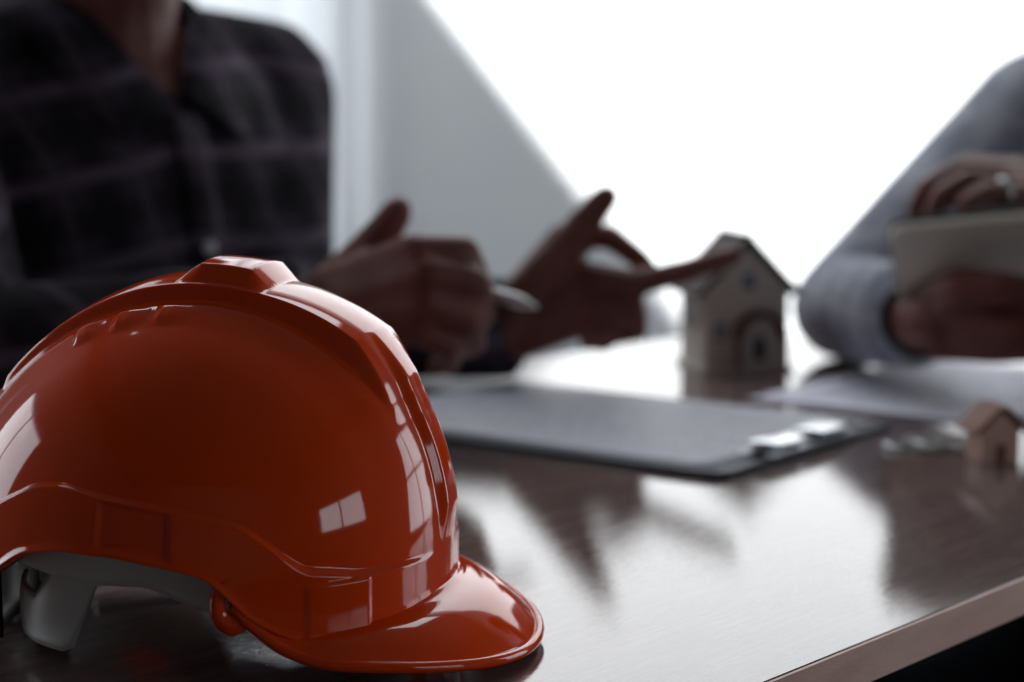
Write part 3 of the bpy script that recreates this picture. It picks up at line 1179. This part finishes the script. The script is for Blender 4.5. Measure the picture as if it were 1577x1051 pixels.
def sitting_legs(bm, o, e, f, rt, seat=0.52):
    for s in (1, -1):
        hip = Vector((o.x, o.y, seat)) + e * s * 0.09
        knee = hip + f * 0.40 + e * s * 0.05 + Vector((0, 0, 0.01))
        ank = knee + f * 0.04
        ank.z = 0.10
        chain(bm, [hip, knee, ank], [0.085 * rt, 0.062 * rt, 0.045 * rt])
    return


def shoes(root, o, e, f):
    for s in (1, -1):
        a = Vector((o.x, o.y, 0)) + e * s * 0.14 + f * 0.42
        bm = bmesh.new()
        rings_solid(bm, [(0.0, 0.045, 0.13, 0.06, 0), (0.025, 0.047, 0.135, 0.06, 0), (0.05, 0.042, 0.11, 0.04, 0),
                         (0.09, 0.042, 0.055, 0.0, 0), (0.12, 0.043, 0.052, 0.0, 0)], (a, e, f), 28)
        put(root, 'shoe', fuse(bm, 0.006, 2), M['shoe'])


# ---- the man in the plaid shirt
MC = Vector((-0.365, 1.605, 0))
man, e, f = person_root('man in a dark plaid shirt gesturing with a pen over the table', MC, (0.744, -0.668, 0))


def ml(l, g, z):
    return Vector((MC.x, MC.y, z)) + e * l + f * g


rS, lS = ml(-0.2, 0.0, 0.99), ml(0.187, 0.0, 0.992)
rE, lE = Vector((-0.385, 1.275, 0.80)), Vector((-0.205, 1.56, 0.792))
rW = at(462, 486, 1.245)
lW = at(784, 506, 1.470)
mbm = bmesh.new()
# torso, neck, arms under the shirt
rings_solid(mbm, [(0.46, 0.150, 0.105, 0.0, 0), (0.62, 0.142, 0.100, 0.03, 0), (0.82, 0.160, 0.108, 0.03, 0), (0.93, 0.165, 0.100, 0.02, 0),
                  (1.00, 0.135, 0.080, 0.008, 0), (1.045, 0.080, 0.062, 0.0, 0)], (MC, e, f))
chain(mbm, [ml(0, 0.02, 0.96), ml(0, 0.025, 1.06), ml(0, 0.045, 1.13), ml(0, 0.05, 1.18)], [0.066, 0.057, 0.056, 0.060])
for s in (1, -1):
    chain(mbm, [ml(s * 0.018, 0.088, 0.985), ml(s * 0.13, 0.04, 1.03)], [0.010, 0.010])      # collar bones
HEAD_M = ml(0, 0.07, 1.245)
head(mbm, HEAD_M, f, e)
chain(mbm, [rS, rE, rW], [0.052, 0.040, 0.027])
chain(mbm, [lS, lE, lW], [0.052, 0.040, 0.027])
sitting_legs(mbm, MC, e, f, 0.85)
hand(mbm, rW,
     [at(500, 448, 1.235), at(500, 470, 1.230), at(502, 492, 1.230), at(506, 510, 1.235)],
     [[at(640, 388, 1.205), at(716, 386, 1.215), at(736, 428, 1.245), at(712, 450, 1.265)],
      [at(658, 424, 1.195), at(733, 436, 1.205), at(744, 484, 1.235), at(718, 500, 1.260)],
      [at(656, 468, 1.195), at(724, 490, 1.205), at(730, 530, 1.235), at(704, 540, 1.255)],
      [at(640, 508, 1.205), at(692, 534, 1.210), at(692, 562, 1.230), at(668, 566, 1.245)]],
     [at(520, 440, 1.245), at(560, 396, 1.245), at(592, 356, 1.245), at(613, 325, 1.245)])
hand(mbm, lW,
     [at(800, 452, 1.475), at(800, 478, 1.465), at(802, 504, 1.460), at(806, 524, 1.462)],
     [[at(868, 366, 1.475), at(938, 364, 1.460), at(985, 400, 1.445), at(1010, 428, 1.435)],
      [at(900, 426, 1.450), at(982, 436, 1.425), at(1054, 418, 1.405), at(1128, 394, 1.395)],
      [at(902, 470, 1.440), at(976, 476, 1.420), at(982, 508, 1.435), at(950, 518, 1.450)],
      [at(888, 502, 1.440), at(936, 510, 1.430), at(932, 528, 1.445), at(902, 528, 1.455)]],
     [at(808, 455, 1.460), at(858, 396, 1.445), at(902, 340, 1.435), at(933, 304, 1.430)])
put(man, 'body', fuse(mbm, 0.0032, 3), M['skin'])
face_parts(man, HEAD_M, f, e, M['hair'])

sb = bmesh.new()
rings_solid(sb, [(0.56, 0.160, 0.118, 0.01, 0), (0.66, 0.160, 0.122, 0.03, 0), (0.82, 0.176, 0.124, 0.035, 0), (0.93, 0.182, 0.114, 0.024, 0),
                 (1.00, 0.160, 0.094, 0.010, 0), (1.045, 0.112, 0.078, 0.0, 0), (1.075, 0.074, 0.066, 0.0, 0)], (MC, e, f))
for s, sh, el, wr in ((-1, rS, rE, rW), (1, lS, lE, lW)):
    cuff = el.lerp(wr, 0.90)
    chain(sb, [ml(s * 0.10, 0, 1.015), sh, el, cuff], [0.058, 0.073, 0.051, 0.040])
sme = fuse(sb, 0.0055, 5)
b = bmesh.new()
b.from_mesh(sme)
bpy.data.meshes.remove(sme)
inv = man.matrix_world.inverted()
kill = []
for fc in b.faces:
    p = inv @ fc.calc_center_median()
    l, g, z = p.x, -p.y, p.z
    v = z > 0.978 + 1.5 * abs(l - 0.0) and g > 0.03
    n_ = z > 1.040 and math.hypot(l / 0.078, (g - 0.01) / 0.078) < 1.0
    if v or n_:
        kill.append(fc)
bmesh.ops.delete(b, geom=kill, context='FACES')
shirt = put(man, 'shirt', b, M['plaid'])


def lerp_path(pts, u):
    x = u * (len(pts) - 1)
    i = min(int(x), len(pts) - 2)
    return pts[i].lerp(pts[i + 1], x - i)


def smooth_path(pts, n):
    out_ = []
    m_ = len(pts) - 1
    for i in range(n + 1):
        x = i / n * m_
        k = min(int(x), m_ - 1)
        t = x - k
        p0_, p1_, p2_, p3_ = pts[max(k - 1, 0)], pts[k], pts[k + 1], pts[min(k + 2, m_)]
        out_.append(0.5 * ((2 * p1_) + (p2_ - p0_) * t + (2 * p0_ - 5 * p1_ + 4 * p2_ - p3_) * t * t + (3 * p1_ - p0_ - 3 * p2_ + p3_) * t ** 3))
    return out_


def collar(root, fn, matr, zb=0.0):
    for s in (1, -1):
        inner = smooth_path([fn(0, -0.070, 1.098 + zb), fn(s * 0.045, -0.052, 1.098 + zb), fn(s * 0.070, 0.0, 1.085 + zb), fn(s * 0.062, 0.055, 1.055 + zb), fn(s * 0.006, 0.118, 0.985 + zb)], 24)
        fold = smooth_path([fn(0, -0.078, 1.102 + zb), fn(s * 0.050, -0.060, 1.102 + zb), fn(s * 0.079, 0.0, 1.088 + zb), fn(s * 0.070, 0.066, 1.056 + zb), fn(s * 0.010, 0.124, 0.984 + zb)], 24)
        outer = smooth_path([fn(0, -0.096, 1.050 + zb), fn(s * 0.072, -0.074, 1.050 + zb), fn(s * 0.108, 0.0, 1.052 + zb), fn(s * 0.110, 0.075, 1.015 + zb), fn(s * 0.062, 0.132, 0.950 + zb)], 24)
        rows_ = [[a_, b_, b_.lerp(c_, 0.5), c_] for a_, b_, c_ in zip(inner, fold, outer)]
        put(root, 'collar', strip(rows_, 0.003), matr)


collar(man, ml, M['plaid'])
# front placket and buttons
pl = []
for i in range(13):
    z = 0.972 - 0.032 * i
    g = float(np.interp(z, [0.56, 0.66, 0.82, 0.93, 1.0], [0.128, 0.152, 0.159, 0.138, 0.112])) + 0.001
    pl.append((z, g))
rows = [[ml(l, g - abs(l) * 0.05, z) for l in (-0.016, -0.006, 0.006, 0.016)] for z, g in pl]
put(man, 'placket', strip(rows, 0.003), M['plaid'])
for z in (0.862, 0.780, 0.700):
    g = float(np.interp(z, [0.56, 0.66, 0.82, 0.93, 1.0], [0.128, 0.152, 0.159, 0.138, 0.112]))
    bmx = lathe([(0.001, 0), (0.0058, 0), (0.0064, 0.0012), (0.0058, 0.0024), (0.001, 0.0018)], 20)
    bmesh.ops.transform(bmx, matrix=Matrix.Translation(ml(0.0, g + 0.003, z)) @ f.to_track_quat('Z', 'Y').to_matrix().to_4x4(), verts=bmx.verts)
    put(man, 'button', bmx, M['button'])
for wr, el in ((rW, rE), (lW, lE)):
    d_ = (wr - el).normalized()
    put(man, 'cuff', tube([el.lerp(wr, 0.76), el.lerp(wr, 0.80), el.lerp(wr, 1.0), el.lerp(wr, 1.02)], [0.0405, 0.0425, 0.0405, 0.036], 24), M['plaid'])
tb = bmesh.new()
sitting_legs(tb, MC, e, f, 1.0)
rings_solid(tb, [(0.44, 0.165, 0.12, 0.0, 0), (0.60, 0.158, 0.116, 0.01, 0)], (MC, e, f))
put(man, 'trousers', fuse(tb, 0.008, 3), M['trousers'])
shoes(man, MC, e, f)

# pen held in his fist
pa, pb = at(600, 402, 1.262), at(828, 474, 1.225)
dp = (pb - pa).normalized()
pen = thing('pen', 'silver pen held in the fist of the man in the plaid shirt', 'pen', pa)
obj('barrel', tube([dp * 0.0, dp * 0.002, dp * 0.068, dp * 0.070], [0.0035, 0.0048, 0.0050, 0.0048], 18), M['pen_body'], pen, True)
lp = (pb - pa).length
obj('grip', tube([dp * 0.0702, dp * (lp - 0.012), dp * (lp - 0.003), dp * lp], [0.0049, 0.0047, 0.0020, 0.0008], 18), M['pen_body'], pen, True)
obj('clip', tube([dp * 0.004 + Vector((0, 0, 0.0066)), dp * 0.035 + Vector((0, 0, 0.0066))], 0.0012, 8), M['steel'], pen, True)

# ---- the person in the pale shirt with the tablet
WC = Vector((0.655, 1.665, 0))
wom, e2, f2 = person_root('person in a pale shirt holding a tablet at the right edge', WC, (-0.668, -0.744, 0))


def wl(l, g, z):
    return Vector((WC.x, WC.y, z)) + e2 * l + f2 * g


qS, kS = wl(-0.185, 0.0, 0.972), wl(0.185, 0.0, 0.972)
qE, kE = at(1296, 474, 1.660), Vector((0.72, 1.36, 0.83))
qW, kW = at(1418, 490, 1.410), at(1700, 325, 1.46)
wbm = bmesh.new()
rings_solid(wbm, [(0.46, 0.150, 0.105, 0.0, 0), (0.62, 0.130, 0.095, 0.02, 0), (0.80, 0.145, 0.105, 0.03, 0), (0.90, 0.150, 0.092, 0.02, 0),
                  (0.965, 0.120, 0.075, 0.008, 0), (1.005, 0.072, 0.058, 0.0, 0)], (WC, e2, f2))
chain(wbm, [wl(0, 0.02, 0.93), wl(0, 0.025, 1.02), wl(0, 0.045, 1.09), wl(0, 0.05, 1.14)], [0.060, 0.050, 0.049, 0.055])
HEAD_W = wl(0, 0.07, 1.20)
head(wbm, HEAD_W, f2, e2, 0.97)
chain(wbm, [qS, qE, qW], [0.047, 0.036, 0.025])
chain(wbm, [kS, kE, kW], [0.047, 0.036, 0.025])
sitting_legs(wbm, WC, e2, f2, 0.82)
# right hand carrying the tablet from below, thumb along its back
hand(wbm, qW,
     [at(1446, 462, 1.375), at(1444, 484, 1.375), at(1446, 508, 1.380), at(1450, 526, 1.385)],
     [[at(1570, 480, 1.335), at(1640, 470, 1.330), at(1675, 440, 1.350), at(1680, 415, 1.370)],
      [at(1572, 502, 1.330), at(1650, 495, 1.325), at(1690, 465, 1.345), at(1696, 438, 1.368)],
      [at(1566, 522, 1.332), at(1640, 520, 1.328), at(1680, 495, 1.345), at(1690, 468, 1.368)],
      [at(1552, 538, 1.338), at(1612, 540, 1.335), at(1645, 522, 1.348), at(1658, 500, 1.365)]],
     [at(1452, 462, 1.370), at(1478, 442, 1.325), at(1545, 444, 1.305), at(1606, 452, 1.298)], 0.026)
# left hand resting on top of the tablet, fingers pointing left
hand(wbm, kW,
     [at(1650, 285, 1.470), at(1652, 292, 1.455), at(1655, 300, 1.440), at(1660, 310, 1.425)],
     [[at(1560, 264, 1.460), at(1490, 258, 1.440), at(1445, 282, 1.430), at(1425, 312, 1.425)],
      [at(1555, 274, 1.440), at(1475, 266, 1.420), at(1426, 292, 1.410), at(1410, 324, 1.402)],
      [at(1560, 288, 1.420), at(1490, 280, 1.395), at(1450, 302, 1.385), at(1436, 328, 1.380)],
      [at(1575, 304, 1.400), at(1520, 298, 1.380), at(1490, 314, 1.372), at(1478, 332, 1.368)]],
     [at(1640, 302, 1.480), at(1580, 310, 1.490), at(1530, 318, 1.475), at(1500, 328, 1.465)], 0.024)
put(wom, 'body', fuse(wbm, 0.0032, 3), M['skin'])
face_parts(wom, HEAD_W, f2, e2, M['hair'])
sb = bmesh.new()
rings_solid(sb, [(0.55, 0.155, 0.115, 0.01, 0), (0.66, 0.145, 0.112, 0.02, 0), (0.80, 0.160, 0.120, 0.03, 0), (0.90, 0.166, 0.106, 0.022, 0),
                 (0.965, 0.145, 0.088, 0.010, 0), (1.005, 0.104, 0.074, 0.0, 0), (1.035, 0.068, 0.060, 0.0, 0)], (WC, e2, f2))
for s, sh, el, wr in ((-1, qS, qE, qW), (1, kS, kE, kW)):
    cuff = el.lerp(wr, 0.88)
    chain(sb, [wl(s * 0.09, 0, 0.978), sh, el, el.lerp(cuff, 0.5), cuff], [0.054, 0.068, 0.047, 0.047, 0.042])
put(wom, 'shirt', fuse(sb, 0.0055, 5), M['white_shirt'])
collar(wom, wl, M['white_shirt'], -0.04)
for wr, el in ((qW, qE), (kW, kE)):
    put(wom, 'cuff', tube([el.lerp(wr, 0.70), el.lerp(wr, 0.74), el.lerp(wr, 0.90), el.lerp(wr, 0.915)], [0.0405, 0.0425, 0.0415, 0.036], 24), M['white_shirt'])
tb = bmesh.new()
sitting_legs(tb, WC, e2, f2, 1.0)
rings_solid(tb, [(0.44, 0.165, 0.12, 0.0, 0), (0.60, 0.15, 0.112, 0.01, 0)], (WC, e2, f2))
put(wom, 'trousers', fuse(tb, 0.008, 3), M['trousers'])
shoes(wom, WC, e2, f2)
ra, rb = at(1520, 298, 1.380), at(1575, 304, 1.400)
rc = ra.lerp(rb, 0.35)
rd = (ra - rb).normalized()
rq = rd.to_track_quat('Z', 'Y').to_matrix()
put(wom, 'finger_ring', tube([rc + rq @ Vector((0.0112 * math.cos(2 * math.pi * k / 28), 0.0112 * math.sin(2 * math.pi * k / 28), 0)) for k in range(28)], 0.0017, 8, True), M['steel'])

d_ = (qW - qE).normalized()
put(wom, 'watch_strap', tube([qE.lerp(qW, 0.93), qE.lerp(qW, 0.935), qE.lerp(qW, 1.0), qE.lerp(qW, 1.005)], [0.029, 0.0315, 0.0315, 0.029], 28), M['black_plastic'])

# tablet
tl_, bl_, tr_ = at(1368, 350, 1.335), at(1380, 452, 1.405), at(1640, 326, 1.305)
tx = (tr_ - tl_).normalized()
ty = (bl_ - tl_)
ty = (ty - tx * ty.dot(tx))
th_ = ty.length
ty.normalize()
tz = tx.cross(ty).normalized()
if tz.y > 0:
    tz = -tz
TM = Matrix(((tx.x, ty.x, tz.x, tl_.x), (tx.y, ty.y, tz.y, tl_.y), (tx.z, ty.z, tz.z, tl_.z), (0, 0, 0, 1)))
TLX, TLY = 0.235, max(th_, 0.10)
outl = []
for cx, cy, a0 in ((TLX - .014, 0.014, -90), (TLX - .014, TLY - .014, 0), (0.014, TLY - .014, 90), (0.014, 0.014, 180)):
    for k in range(7):
        t = math.radians(a0 + 90 * k / 6)
        outl.append((cx + .014 * math.cos(t), cy + .014 * math.sin(t)))
tab = thing('tablet', 'beige-backed tablet held up by the person in the pale shirt', 'tablet', tl_)
TR_ = TM.copy()
TR_.translation = (0, 0, 0)
obj('back_shell', prism(outl, -0.004, 0.003, 0.0012, TR_), M['tablet_back'], tab)
big = [((x - TLX / 2) * 1.012 + TLX / 2, (y - TLY / 2) * 1.012 + TLY / 2) for x, y in outl]
obj('side_frame', prism(big, -0.0075, -0.0035, 0.0008, TR_), M['black_plastic'], tab)
small = [((x - TLX / 2) * 0.95 + TLX / 2, (y - TLY / 2) * 0.93 + TLY / 2) for x, y in outl]
obj('screen', prism(small, -0.0082, -0.0074, 0.0, TR_), M['screen'], tab)


# ------------------------------------------------------------------ chairs they sit on (behind and below the table)
def chair(label, o, e, f):
    rz = math.atan2(e.y, e.x)
    c = thing('chair', label, 'chair', (o.x, o.y, 0), rz)
    obj('seat', box((-0.21, -0.20, 0.395), (0.21, 0.20, 0.430), 0.01), M['chair'], c)
    obj('backrest', box((-0.19, 0.205, 0.50), (0.19, 0.232, 0.82), 0.01), M['chair'], c)
    for sx in (-1, 1):
        obj('leg', tube([(sx * 0.18, -0.17, 0.0), (sx * 0.18, -0.17, 0.394)], 0.012, 10), M['table_leg'], c, True)
        obj('leg', tube([(sx * 0.18, 0.22, 0.0), (sx * 0.18, 0.217, 0.80)], 0.012, 10), M['table_leg'], c, True)


chair('dark chair under the man in the plaid shirt', MC - f * 0.02, e, f)
chair('dark chair under the person in the pale shirt', WC - f2 * 0.02, e2, f2)
